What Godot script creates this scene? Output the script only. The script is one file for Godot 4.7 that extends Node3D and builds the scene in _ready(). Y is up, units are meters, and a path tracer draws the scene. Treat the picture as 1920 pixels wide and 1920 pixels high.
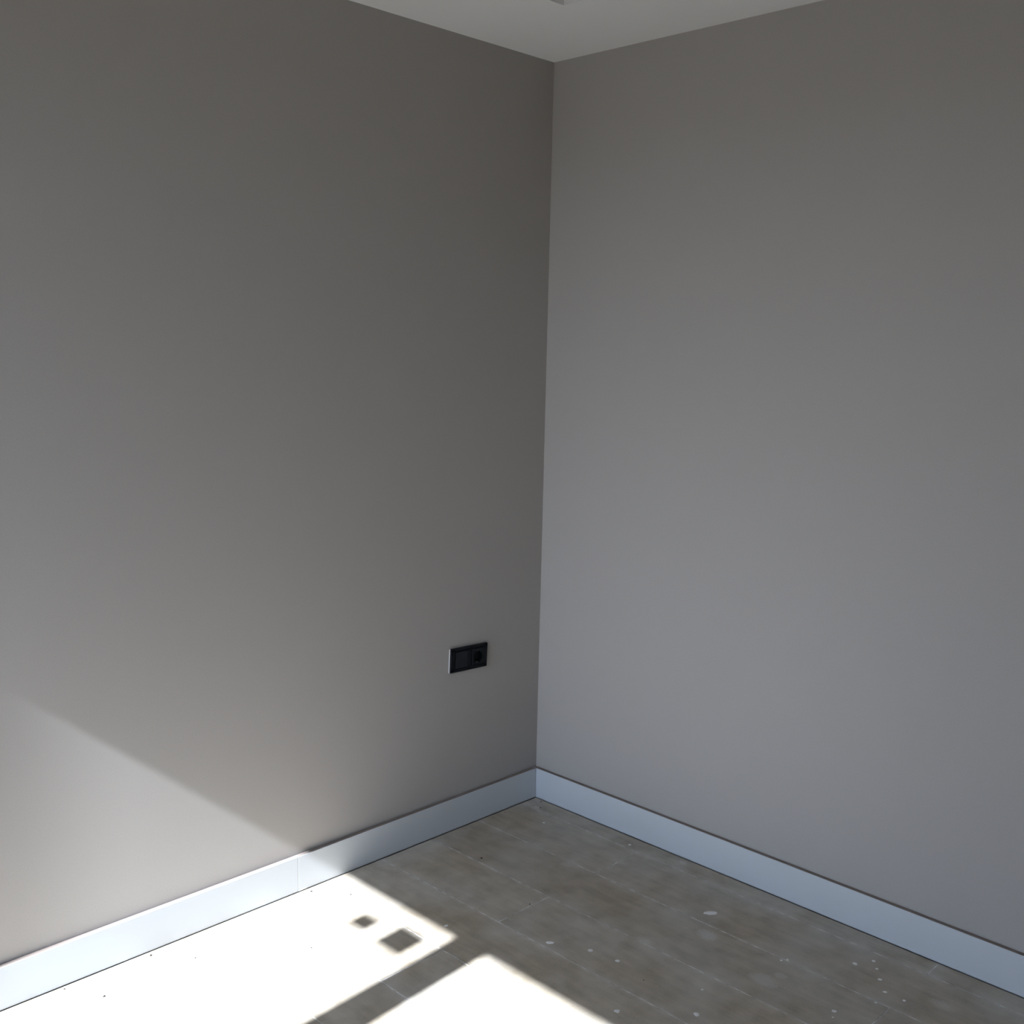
extends Node3D
# An empty corner of a newly painted bedroom: two taupe walls, white skirting, dusty wood-look
# planks, one dark double socket, and sun falling in through a balcony window behind the camera.
# x runs along the right-hand wall, z along the left-hand wall, both away from the corner; y is up.

const ROOM_W := 3.0          # left wall to the wall opposite it
const ROOM_D := 3.3          # right-hand wall to the window wall
const ROOM_H := 2.4
const THICK := 0.28
const PLANK := 0.1995        # pitch of the plank rows
const ROW_START := 0.0875    # first joint along the right-hand wall
const PLANK_LEN := 1.81
const JOINT := 0.0028
const EDGE := 0.0176         # the planks stop just short of the skirting
const SUN_X := 0.067         # metres the sun moves in x and y per metre of z
const SUN_Y := 0.821
const TEX := 1536
const TEX_M := 2.05          # metres that the floor texture covers

var wall_mat: StandardMaterial3D
var ceil_mat: StandardMaterial3D
var trim_mat: StandardMaterial3D
var raw_mat: StandardMaterial3D
var plank_mats: Array[StandardMaterial3D] = []
var grout_mat: StandardMaterial3D
var paint_mat: StandardMaterial3D
var frame_mat: StandardMaterial3D
var glass_mat: StandardMaterial3D


func _ready() -> void:
	make_camera_and_light()
	make_materials()
	make_shell()
	make_floor()
	make_skirting()
	make_window()
	make_socket()
	make_crumbs()


func make_camera_and_light() -> void:
	var cam := Camera3D.new()
	cam.name = "camera"
	cam.position = Vector3(2.40947, 1.50148, 2.60311)
	cam.rotation = Vector3(-0.145878, 0.775360, 0.0214848)
	cam.fov = 50.6057
	cam.near = 0.05
	cam.current = true
	add_child(cam)

	var sky_mat := ProceduralSkyMaterial.new()
	sky_mat.sky_top_color = Color(0.65, 0.735, 0.87)
	sky_mat.sky_horizon_color = Color(0.82, 0.875, 0.95)
	sky_mat.sky_curve = 0.15
	sky_mat.sky_energy_multiplier = 2.7
	sky_mat.ground_bottom_color = Color(0.50, 0.48, 0.45)
	sky_mat.ground_horizon_color = Color(0.62, 0.60, 0.57)
	sky_mat.ground_energy_multiplier = 0.9
	sky_mat.sun_angle_max = 20.0
	var sky := Sky.new()
	sky.sky_material = sky_mat
	var env := Environment.new()
	env.background_mode = Environment.BG_SKY
	env.sky = sky
	env.tonemap_mode = Environment.TONE_MAPPER_LINEAR
	env.tonemap_exposure = 1.0
	env.sdfgi_enabled = true
	env.ssao_enabled = true
	env.ssil_enabled = true
	var we := WorldEnvironment.new()
	we.name = "world"
	we.environment = env
	add_child(we)

	var sun := DirectionalLight3D.new()
	sun.name = "sun"
	sun.light_color = Color(0.905, 0.94, 1.0)
	sun.light_energy = 9.7
	sun.light_angular_distance = 0.53
	sun.shadow_enabled = true
	sun.sky_mode = DirectionalLight3D.SKY_MODE_LIGHT_ONLY
	add_child(sun)
	sun.look_at_from_position(Vector3.ZERO, Vector3(-SUN_X, -SUN_Y, -1.0), Vector3.UP)


# ------------------------------------------------------------------ helpers

func lin(r: float, g: float, b: float) -> Color:
	return Color(r, g, b).linear_to_srgb()


func mat(c: Color, rough: float, metal := 0.0) -> StandardMaterial3D:
	var m := StandardMaterial3D.new()
	m.albedo_color = c
	m.roughness = rough
	m.metallic = metal
	return m


func tool() -> SurfaceTool:
	var st := SurfaceTool.new()
	st.begin(Mesh.PRIMITIVE_TRIANGLES)
	st.set_smooth_group(-1)
	return st


# a quad whose corners run clockwise when seen from the front
func quad(st: SurfaceTool, a: Vector3, b: Vector3, c: Vector3, d: Vector3) -> void:
	for p: Vector3 in [a, b, c, a, c, d]:
		st.set_uv(Vector2(p.x, p.z) / TEX_M)
		st.add_vertex(p)


func tri(st: SurfaceTool, a: Vector3, b: Vector3, c: Vector3) -> void:
	for p: Vector3 in [a, b, c]:
		st.set_uv(Vector2(p.x, p.z) / TEX_M)
		st.add_vertex(p)


# a box; cham > 0 bevels all its edges
func box(st: SurfaceTool, lo: Vector3, hi: Vector3, cham := 0.0) -> void:
	var c := cham
	var m := (lo + hi) * 0.5
	for axis in 3:
		for s: float in [-1.0, 1.0]:
			var u := (axis + 1) % 3
			var v := (axis + 2) % 3
			var ps: Array[Vector3] = []
			for k: Vector2 in [Vector2(-1, -1), Vector2(1, -1), Vector2(1, 1), Vector2(-1, 1)]:
				var p := Vector3.ZERO
				p[axis] = hi[axis] if s > 0 else lo[axis]
				p[u] = hi[u] - c if k.x > 0 else lo[u] + c
				p[v] = hi[v] - c if k.y > 0 else lo[v] + c
				ps.append(p)
			if s > 0:
				quad(st, ps[3], ps[2], ps[1], ps[0])
			else:
				quad(st, ps[0], ps[1], ps[2], ps[3])
	if c <= 0.0:
		return
	for axis in 3:                       # the bevelled edges that run along this axis
		var u := (axis + 1) % 3
		var v := (axis + 2) % 3
		for su: float in [-1.0, 1.0]:
			for sv: float in [-1.0, 1.0]:
				var a := Vector3.ZERO
				a[axis] = lo[axis] + c
				a[u] = hi[u] if su > 0 else lo[u]
				a[v] = hi[v] - c if sv > 0 else lo[v] + c
				var b := a
				b[u] = a[u] - su * c
				b[v] = a[v] + sv * c
				var a2 := a
				a2[axis] = hi[axis] - c
				var b2 := b
				b2[axis] = hi[axis] - c
				if su * sv > 0:
					quad(st, a2, b2, b, a)
				else:
					quad(st, a, b, b2, a2)
	for sx: float in [-1.0, 1.0]:
		for sy: float in [-1.0, 1.0]:
			for sz: float in [-1.0, 1.0]:
				var p := Vector3(hi.x if sx > 0 else lo.x, hi.y if sy > 0 else lo.y, hi.z if sz > 0 else lo.z)
				var px := p - Vector3(0, sy, sz) * c
				var py := p - Vector3(sx, 0, sz) * c
				var pz := p - Vector3(sx, sy, 0) * c
				if sx * sy * sz > 0:
					tri(st, px, pz, py)
				else:
					tri(st, px, py, pz)


func obj(called: String, st: SurfaceTool, m: Material, parent: Node = self) -> MeshInstance3D:
	st.generate_normals()
	var o := MeshInstance3D.new()
	o.name = called
	o.mesh = st.commit()
	o.material_override = m
	o.cast_shadow = GeometryInstance3D.SHADOW_CASTING_SETTING_ON
	parent.add_child(o, true)
	return o


func struct(called: String, st: SurfaceTool, m: Material) -> MeshInstance3D:
	var o := obj(called, st, m)
	o.set_meta("kind", "structure")
	return o


func base(called: String, at: Vector3) -> Node3D:
	var o := Node3D.new()
	o.name = called
	o.position = at
	add_child(o, true)
	return o


func describe(o: Node, label: String, category := "", group := "", kind := "") -> void:
	o.set_meta("label", label)
	if category:
		o.set_meta("category", category)
	if group:
		o.set_meta("group", group)
	if kind:
		o.set_meta("kind", kind)


func noise_tex(seed_: int, freq: float, lo: Color, hi: Color, octaves := 3) -> NoiseTexture2D:
	var n := FastNoiseLite.new()
	n.seed = seed_
	n.noise_type = FastNoiseLite.TYPE_SIMPLEX
	n.frequency = freq
	n.fractal_octaves = octaves
	var ramp := Gradient.new()
	ramp.set_color(0, lo)
	ramp.set_color(1, hi)
	var t := NoiseTexture2D.new()
	t.width = 512
	t.height = 512
	t.seamless = true
	t.noise = n
	t.color_ramp = ramp
	return t


func noise_bytes(seed_: int, freq: float, octaves: int) -> PackedByteArray:
	var n := FastNoiseLite.new()
	n.seed = seed_
	n.noise_type = FastNoiseLite.TYPE_SIMPLEX
	n.frequency = freq
	n.fractal_octaves = octaves
	var im := n.get_seamless_image(TEX, TEX)
	im.convert(Image.FORMAT_L8)
	return im.get_data()


# ------------------------------------------------------------------ materials

func make_materials() -> void:
	wall_mat = mat(lin(0.452, 0.427, 0.400), 0.85)
	wall_mat.albedo_texture = noise_tex(3, 0.35, Color(0.965, 0.965, 0.965), Color.WHITE, 2)
	wall_mat.uv1_triplanar = true
	wall_mat.uv1_world_triplanar = true
	wall_mat.uv1_scale = Vector3.ONE * 1.3
	wall_mat.heightmap_enabled = false
	ceil_mat = mat(lin(0.78, 0.775, 0.76), 0.9)
	trim_mat = mat(lin(0.60, 0.635, 0.66), 0.38)
	raw_mat = mat(lin(0.25, 0.205, 0.175), 0.8)
	paint_mat = mat(lin(0.86, 0.85, 0.82), 0.7)
	frame_mat = mat(lin(0.70, 0.70, 0.70), 0.4)
	glass_mat = mat(Color(0.9, 0.97, 0.95, 0.06), 0.02)
	glass_mat.transparency = BaseMaterial3D.TRANSPARENCY_ALPHA
	grout_mat = mat(lin(0.92, 0.90, 0.87), 0.9)
	grout_mat.albedo_texture = noise_tex(8, 0.06, Color(0.62, 0.61, 0.59), Color.WHITE, 4)
	grout_mat.uv1_scale = Vector3(1.5, 1.5, 1.5)

	# the planks' colour: brown-grey porcelain with a faint grain under a film of plaster dust
	var cloud := noise_bytes(11, 0.0032, 4)
	var mottle := noise_bytes(12, 0.012, 4)
	var grain := noise_bytes(13, 0.035, 4)
	var fine := noise_bytes(14, 0.22, 2)
	var px := TEX_M / TEX
	# faint smudges of wiped plaster: x, z, radius, strength
	var smudges := [[0.940, 0.333, 0.030, 0.42], [1.151, 0.408, 0.034, 0.36], [1.168, 0.357, 0.016, 0.30], [0.8415, 0.472, 0.026, 0.28], [0.418, 0.306, 0.018, 0.20], [0.076, 0.075, 0.014, 0.34], [0.6465, 0.0434, 0.016, 0.34], [1.502, 0.187, 0.028, 0.30], [0.162, 0.899, 0.014, 0.55], [1.27, 0.11, 0.03, 0.14], [0.26, 0.39, 0.05, 0.12], [0.55, 0.72, 0.05, 0.12]]
	var smudge := PackedFloat32Array()
	smudge.resize(TEX * TEX)
	for s: Array in smudges:
		var r: float = s[2]
		for j in range(int((s[1] - 2 * r) / px), int((s[1] + 2 * r) / px)):
			for i in range(int((s[0] - 2 * r) / px), int((s[0] + 2 * r) / px)):
				if i < 0 or j < 0 or i >= TEX or j >= TEX:
					continue
				var d: float = Vector2(i * px - s[0], (j * px - s[1]) * 1.3).length() / r
				var rag: float = (mottle[j * TEX + i] + fine[j * TEX + i]) / 255.0 - 1.0
				smudge[j * TEX + i] += s[3] * smoothstep(1.1, 0.55, d + rag * 0.9)
	var data := PackedByteArray()
	data.resize(TEX * TEX * 3)
	var at := 0
	for j in TEX:
		var z := j * px
		var row := int(floor((z - ROW_START) / PLANK)) + 1
		var near_row := absf(fposmod(z - ROW_START + PLANK * 0.5, PLANK) - PLANK * 0.5)
		var film := exp(-near_row / 0.010)
		var wide := exp(-near_row / 0.045)
		var end0 := 0.512 if posmod(row, 2) == 1 else 1.417
		var shift := row * 397
		for i in TEX:
			var k := j * TEX + i
			var x := i * px
			var near_end := absf(fposmod(x - end0 + PLANK_LEN * 0.5, PLANK_LEN) - PLANK_LEN * 0.5)
			var c := cloud[k] / 255.0 - 0.5
			var m := mottle[k] / 255.0 - 0.5
			var g := grain[j * TEX + (i / 7 + shift) % TEX] / 255.0 - 0.5
			var f := fine[k] / 255.0 - 0.5
			var e := 0.55 * film + 0.45 * exp(-near_end / 0.010)
			var tone := 1.0 + 0.20 * m + 0.26 * g + 0.14 * f
			var dust := clampf(0.12 + 0.38 * c + 0.26 * m + e * (0.30 + 1.1 * m) + wide * 0.08 + 1.5 * smudge[k], 0.0, 0.8)
			var rr := lerpf(0.465 * tone, 0.70, dust)
			var gg := lerpf((0.400 + 0.024 * c) * tone, 0.665, dust)
			var bb := lerpf((0.306 + 0.044 * c) * tone, 0.60, dust)
			data[at] = int(255.0 * pow(clampf(rr, 0.0, 1.0), 1.0 / 2.2))
			data[at + 1] = int(255.0 * pow(clampf(gg, 0.0, 1.0), 1.0 / 2.2))
			data[at + 2] = int(255.0 * pow(clampf(bb, 0.0, 1.0), 1.0 / 2.2))
			at += 3
	var tex := ImageTexture.create_from_image(Image.create_from_data(TEX, TEX, false, Image.FORMAT_RGB8, data))
	for k in 3:
		var pm := mat(Color.WHITE.darkened([0.0, 0.03, 0.06][k]), 0.46)
		pm.albedo_texture = tex
		plank_mats.append(pm)


# ------------------------------------------------------------------ the room

func make_shell() -> void:
	var w := ROOM_W
	var d := ROOM_D
	var h := ROOM_H
	var top := h + 0.30
	var st := tool()
	box(st, Vector3(-0.15, -0.12, -0.15), Vector3(0, top, d + THICK))
	describe(struct("wall_left", st, wall_mat), "taupe painted wall with the dark double socket and sunlight low down")
	st = tool()
	box(st, Vector3(0, -0.12, -0.15), Vector3(w + 0.15, top, 0))
	describe(struct("wall_right", st, wall_mat), "bare taupe painted wall right of the room corner, all in shade")
	st = tool()
	box(st, Vector3(w, -0.12, 0), Vector3(w + 0.15, top, d + THICK))
	struct("wall_rear", st, wall_mat).set_meta("label", "plain taupe wall opposite the sunlit one, behind the viewer")
	# the window wall: what stands beside, over and under the opening
	var x0 := 0.03
	var x1 := 1.415
	st = tool()
	box(st, Vector3(0, 0, d), Vector3(x0, 2.285, d + THICK))
	box(st, Vector3(x1, 0, d), Vector3(w, 2.285, d + THICK))
	box(st, Vector3(0, 2.285, d), Vector3(w, top, d + THICK))
	box(st, Vector3(0, -0.12, d), Vector3(w, 0, d + THICK))
	struct("wall_front", st, wall_mat).set_meta("label", "taupe wall holding the tall balcony window, behind the viewer")
	# the ceiling: a flat border and a shallow raised field in the middle
	var b := 0.396
	st = tool()
	box(st, Vector3(0, h, 0), Vector3(w, h + 0.10, b))
	box(st, Vector3(0, h, d - b), Vector3(w, h + 0.10, d))
	box(st, Vector3(0, h, b), Vector3(b, h + 0.10, d - b))
	box(st, Vector3(w - b, h, b), Vector3(w, h + 0.10, d - b))
	box(st, Vector3(0, h + 0.10, 0), Vector3(w, h + 0.25, d))
	describe(struct("ceiling", st, ceil_mat), "white ceiling with a stepped edge just above the frame")


func make_floor() -> void:
	var f := base("floor", Vector3.ZERO)
	describe(f, "dusty brown-grey wood-look planks with pale joints, partly in sun", "", "", "structure")
	var st := tool()
	box(st, Vector3(EDGE, -0.02, EDGE), Vector3(ROOM_W, -0.0004, ROOM_D))
	obj("grout", st, grout_mat, f)
	st = tool()
	box(st, Vector3(0, -0.12, 0), Vector3(ROOM_W, -0.02, ROOM_D))
	obj("bed", st, mat(lin(0.10, 0.095, 0.09), 0.95), f)
	var drops := [[0.875, 0.230, 0.0198, 0.30], [1.270, 0.173, 0.0061, 0.8], [1.297, 0.127, 0.0048, 0.7], [1.319, 0.155, 0.0040, 0.7], [1.346, 0.194, 0.0053, 0.6], [1.379, 0.235, 0.0052, 0.6], [1.332, 0.396, 0.0057, 0.7], [1.117, 0.640, 0.0074, 0.75], [1.143, 0.282, 0.0034, 0.8], [1.427, 0.235, 0.0039, 0.7], [1.384, 0.293, 0.0032, 0.8], [0.772, 0.612, 0.0068, 0.8], [0.850, 0.600, 0.0060, 0.7], [0.676, 0.660, 0.0103, 0.45], [0.982, 0.764, 0.0068, 0.7], [1.069, 0.549, 0.0032, 0.8], [0.174, 0.144, 0.0043, 0.8], [0.431, 0.800, 0.0056, 0.7], [0.464, 0.065, 0.0050, 0.8], [1.133, 0.296, 0.0034, 0.8], [1.342, 0.420, 0.0025, 0.75]]
	var rng := RandomNumberGenerator.new()
	rng.seed = 5
	var row := 0
	var z0 := EDGE - JOINT * 0.5
	while z0 < ROOM_D - 0.01:
		var z1 := minf(ROW_START + row * PLANK, ROOM_D)
		var cut := (0.512 if row % 2 == 1 else 1.417) - PLANK_LEN
		while cut < ROOM_W:
			var xa := maxf(cut, EDGE - JOINT * 0.5)
			var xb := minf(cut + PLANK_LEN, ROOM_W)
			cut += PLANK_LEN
			if xb - xa < 0.02:
				continue
			var lo := Vector3(xa + JOINT * 0.5, -0.009, z0 + JOINT * 0.5)
			var hi := Vector3(xb - JOINT * 0.5, rng.randf_range(-0.0002, 0.0002), z1 - JOINT * 0.5)
			st = tool()
			box(st, lo, hi, 0.0005)
			var p := obj("plank", st, plank_mats[rng.randi() % 3], f)
			for s: Array in drops:
				if s[0] > lo.x and s[0] < hi.x and s[1] > lo.z and s[1] < hi.z:
					drop(p, Vector3(s[0], hi.y, s[1]), s[2], s[3], rng)
		z0 = z1
		row += 1


# a flattened, slightly ragged dried drop of paint; long in the direction across the view
func drop(parent: Node3D, at: Vector3, r: float, squash: float, rng: RandomNumberGenerator) -> void:
	var st := tool()
	var n := 14
	var along := Vector3(0.7, 0, -0.714)
	var across := Vector3(0.714, 0, 0.7)
	var rim: Array[Vector3] = []
	var mid: Array[Vector3] = []
	for k in n:
		var a := TAU * k / n
		var rad := r * rng.randf_range(0.84, 1.12)
		var v := along * cos(a) * rad + across * sin(a) * rad * clampf(squash * 1.45, 0.5, 1.1)
		rim.append(at + v)
		mid.append(at + v * 0.7 + Vector3(0, 0.0007, 0))
	var c := at + Vector3(0, 0.0009, 0)
	for k in n:
		var q := (k + 1) % n
		quad(st, rim[k], mid[k], mid[q], rim[q])
		tri(st, mid[k], c, mid[q])
	obj("paint_drop", st, paint_mat, parent)


func make_skirting() -> void:
	var hb := 0.1036
	var t := 0.015
	var gap := 0.0016
	var foot := 0.0008
	# left wall: two lengths with a butt joint, the second running on past the frame
	var l := base("baseboard_left", Vector3.ZERO)
	describe(l, "white skirting board under the socket, two lengths joined in the sunlight", "", "", "structure")
	for run: Vector2 in [Vector2(0.0166, 0.9797), Vector2(0.9803, ROOM_D)]:
		var st := tool()
		box(st, Vector3(gap, foot, run.x), Vector3(t, hb, run.y), 0.0006)
		var board := obj("board", st, trim_mat, l)
		st = tool()
		box(st, Vector3(gap + 0.0002, hb - 0.001, run.x + 0.0006), Vector3(t - 0.0012, hb + 0.0005, run.y - 0.0006))
		obj("raw_edge", st, raw_mat, board).set_meta("label", "unpainted brown top edge")
	var st := tool()
	box(st, Vector3(0.011, 0.0005, 0.951), Vector3(0.0153, 0.0045, 0.979), 0.0008)
	obj("filler_blob", st, paint_mat, l)
	var r := base("baseboard_right", Vector3.ZERO)
	describe(r, "white skirting board along the bare shaded wall, bluish in the skylight", "", "", "structure")
	st = tool()
	box(st, Vector3(0.0005, foot, gap), Vector3(ROOM_W, hb, t), 0.0006)
	var rb := obj("board", st, trim_mat, r)
	st = tool()
	box(st, Vector3(0.0015, hb - 0.001, gap + 0.0002), Vector3(ROOM_W - 0.001, hb + 0.0005, t - 0.0012))
	obj("raw_edge", st, raw_mat, rb).set_meta("label", "unpainted brown top edge")


func make_window() -> void:
	var w := base("window_1", Vector3.ZERO)
	describe(w, "tall two-leaf balcony window that lets the sun in, behind the viewer", "", "", "structure")
	var zi := 3.42
	var zo := 3.49
	var x0 := 0.03
	var x1 := 1.415
	var yt := 2.285
	# fixed frame
	var st := tool()
	box(st, Vector3(x0, 0, zi), Vector3(x0 + 0.040, yt, zo), 0.002)
	box(st, Vector3(x1 - 0.040, 0, zi), Vector3(x1, yt, zo), 0.002)
	box(st, Vector3(x0 + 0.040, yt - 0.045, zi), Vector3(x1 - 0.040, yt, zo), 0.002)
	box(st, Vector3(x0 + 0.040, 0, zi), Vector3(x1 - 0.040, 0.045, zo), 0.002)
	obj("frame", st, frame_mat, w)
	var leaves := [[0.070, 0.121, 0.667, 0.7215], [0.7225, 0.779, 1.331, 1.375]]
	for leaf: Array in leaves:
		st = tool()
		box(st, Vector3(leaf[0], 0.045, zi), Vector3(leaf[1], yt - 0.045, zo), 0.002)
		box(st, Vector3(leaf[2], 0.045, zi), Vector3(leaf[3], yt - 0.045, zo), 0.002)
		box(st, Vector3(leaf[1], 2.184, zi), Vector3(leaf[2], yt - 0.045, zo), 0.002)
		box(st, Vector3(leaf[1], 0.045, zi), Vector3(leaf[2], 0.115, zo), 0.002)
		var sash := obj("sash", st, frame_mat, w)
		st = tool()
		box(st, Vector3(leaf[1] - 0.006, 0.109, 3.453), Vector3(leaf[2] + 0.006, 2.190, 3.457))
		obj("pane", st, glass_mat, sash)
	# paper labels left on the new glass
	for s: Array in [[0.573, 2.068, 0.047, 0.044], [0.436, 2.058, 0.031, 0.027]]:
		st = tool()
		box(st, Vector3(s[0] - s[2], s[1] - s[3], 3.4515), Vector3(s[0] + s[2], s[1] + s[3], 3.4525))
		obj("sticker", st, paint_mat, w)
	st = tool()
	box(st, Vector3(0.690, 1.02, zi - 0.012), Vector3(0.712, 1.10, zi), 0.003)
	box(st, Vector3(0.694, 0.96, zi - 0.040), Vector3(0.708, 1.07, zi - 0.026), 0.004)
	box(st, Vector3(0.695, 1.055, zi - 0.030), Vector3(0.707, 1.069, zi - 0.010), 0.002)
	obj("handle", st, frame_mat, w)


# ------------------------------------------------------------------ things

func make_socket() -> void:
	var s := base("wall_socket", Vector3(0, 0.5495, 0.3310))
	s.rotation.x = -0.034                     # it hangs a little crooked
	describe(s, "black double wall plate with blank cover and round socket, low on the left wall", "socket")
	var black := mat(lin(0.004, 0.005, 0.008), 0.34)
	var black2 := mat(lin(0.006, 0.008, 0.014), 0.30)
	black.metallic_specular = 0.3
	black2.metallic_specular = 0.38
	var deep := mat(lin(0.003, 0.006, 0.007), 0.45)
	var steel := mat(lin(0.30, 0.30, 0.30), 0.35, 0.9)
	var white := mat(lin(0.62, 0.62, 0.62), 0.6)
	var hw := 0.0785
	var hh := 0.0385
	var x1 := 0.0095
	# frame round two openings; local z runs towards the window, left in the picture
	var st := tool()
	var o := 0.0272
	var cz := 0.0355
	box(st, Vector3(0.0005, hh - 0.0108, -hw), Vector3(x1, hh, hw), 0.0016)
	box(st, Vector3(0.0005, -hh, -hw), Vector3(x1, -hh + 0.0108, hw), 0.0016)
	box(st, Vector3(0.0005, -hh + 0.002, -hw), Vector3(x1, hh - 0.002, -cz - o), 0.0016)
	box(st, Vector3(0.0005, -hh + 0.002, cz + o), Vector3(x1, hh - 0.002, hw), 0.0016)
	box(st, Vector3(0.0005, -hh + 0.002, -cz + o), Vector3(x1, hh - 0.002, cz - o), 0.0012)
	obj("frame", st, black, s)
	# blank cover on the side towards the window
	st = tool()
	box(st, Vector3(0.001, -o + 0.0006, cz - o + 0.0006), Vector3(0.0108, o - 0.0006, cz + o - 0.0046), 0.0010)
	obj("blank_cover", st, black2, s)
	st = tool()
	box(st, Vector3(0.001, -o + 0.0006, cz + o - 0.0040), Vector3(0.0088, o - 0.0006, cz + o - 0.0004), 0.0006)
	obj("cover_hinge", st, deep, s)
	# socket insert: a square face that opens into a round well
	st = tool()
	var well := tool()
	var n := 40
	var rr := 0.0195
	var face := 0.0104
	var side := o - 0.0006
	for k in n:
		var a := TAU * k / n
		var b := TAU * (k + 1) / n
		var ca := Vector3(face, rr * sin(a), -cz + rr * cos(a))
		var cb := Vector3(face, rr * sin(b), -cz + rr * cos(b))
		var ka := side / maxf(absf(sin(a)), absf(cos(a)))
		var kb := side / maxf(absf(sin(b)), absf(cos(b)))
		var ea := Vector3(face, ka * sin(a), -cz + ka * cos(a))
		var eb := Vector3(face, kb * sin(b), -cz + kb * cos(b))
		var down := Vector3(0.009, 0, 0)
		quad(st, ca, cb, eb, ea)
		quad(st, ea, eb, eb - down, ea - down)
		quad(well, cb, ca, ca - down, cb - down)
		tri(well, ca - down, Vector3(face - 0.009, 0, -cz), cb - down)
	var insert := obj("socket_insert", st, black, s)
	deep.metallic_specular = 0.2
	obj("well", well, deep, insert)
	for zz: float in [-0.0095, 0.0095]:
		st = tool()
		for k in 12:
			var a := TAU * k / 12
			var b := TAU * (k + 1) / 12
			tri(st, Vector3(face - 0.0088, 0.0025 * sin(a), -cz + zz + 0.0025 * cos(a)), Vector3(face - 0.0088, 0.0025 * sin(b), -cz + zz + 0.0025 * cos(b)), Vector3(face - 0.0088, 0, -cz + zz))
		obj("pin_hole", st, deep, insert)
	for yy: float in [-0.0178, 0.0178]:
		st = tool()
		box(st, Vector3(face - 0.008, yy - 0.0008, -cz - 0.0022), Vector3(face - 0.001, yy + 0.0008, -cz + 0.0022), 0.0003)
		obj("earth_clip", st, steel, insert)
	# the pale edge of the backing shows where the frame stands off the wall, on the window side
	st = tool()
	box(st, Vector3(0.0, -hh + 0.0005, hw - 0.004), Vector3(0.0042, hh - 0.001, hw + 0.0009), 0.0004)
	obj("backing_edge", st, white, s).set_meta("label", "pale edge of the backing plate")


func make_crumbs() -> void:
	var dark := mat(lin(0.045, 0.040, 0.036), 0.8)
	var rng := RandomNumberGenerator.new()
	rng.seed = 21
	var spots := [
		[0.055, 0.031, 0.0026, "dark crumb nearest the room corner, against the right skirting"],
		[0.088, 0.069, 0.0030, "dark crumb just below the one in the room corner"],
		[0.034, 0.181, 0.0020, "tiny dark crumb along the left skirting, left of the room corner"],
		[0.217, 0.465, 0.0040, "sliver-like dark crumb on the shaded plank below the socket"],
		[0.505, 0.557, 0.0026, "dark crumb at the shaded plank end nearest the sunlit patch"],
		[0.948, 0.620, 0.0022, "tiny dark crumb on the open shaded floor right of the sunlit patch"],
		[0.127, 0.883, 0.0030, "crumb in sunlight beside the pale smudge above the small square shadow"],
		[0.038, 0.952, 0.0034, "crumb in sunlight beside the skirting joint"],
		[0.278, 1.120, 0.0024, "tiny dark crumb in the middle of the sunlit floor"],
		[0.120, 1.355, 0.0024, "faint crumb on sunlit floor left of the skirting joint, away from the wall"],
		[0.034, 1.429, 0.0040, "largest crumb in sunlight, close under the left skirting"],
		[0.121, 1.589, 0.0036, "slanting crumb in sunlight, second from the left edge"],
		[0.030, 1.643, 0.0028, "crumb under the left skirting, nearest the left edge"],
	]
	for s: Array in spots:
		var st := tool()
		var r: float = s[2]
		var n := 7
		var low: Array[Vector3] = []
		var high: Array[Vector3] = []
		for k in n:
			var a := TAU * k / n
			var v := Vector3(cos(a) * r * rng.randf_range(0.8, 1.2), 0, sin(a) * r * 0.62 * rng.randf_range(0.75, 1.2))
			low.append(v)
			high.append(v * 0.62 + Vector3(0, r * rng.randf_range(0.5, 0.8), 0))
		var c := Vector3(0, r * 0.85, 0)
		for k in n:
			var q := (k + 1) % n
			quad(st, low[k], high[k], high[q], low[q])
			tri(st, high[k], c, high[q])
			tri(st, low[q], Vector3.ZERO, low[k])
		var o := obj("grit_crumb", st, dark)
		o.position = Vector3(s[0], 0.0002, s[1])
		o.rotation.y = rng.randf_range(0, TAU)
		describe(o, s[3], "debris", "grit crumbs on the floor")
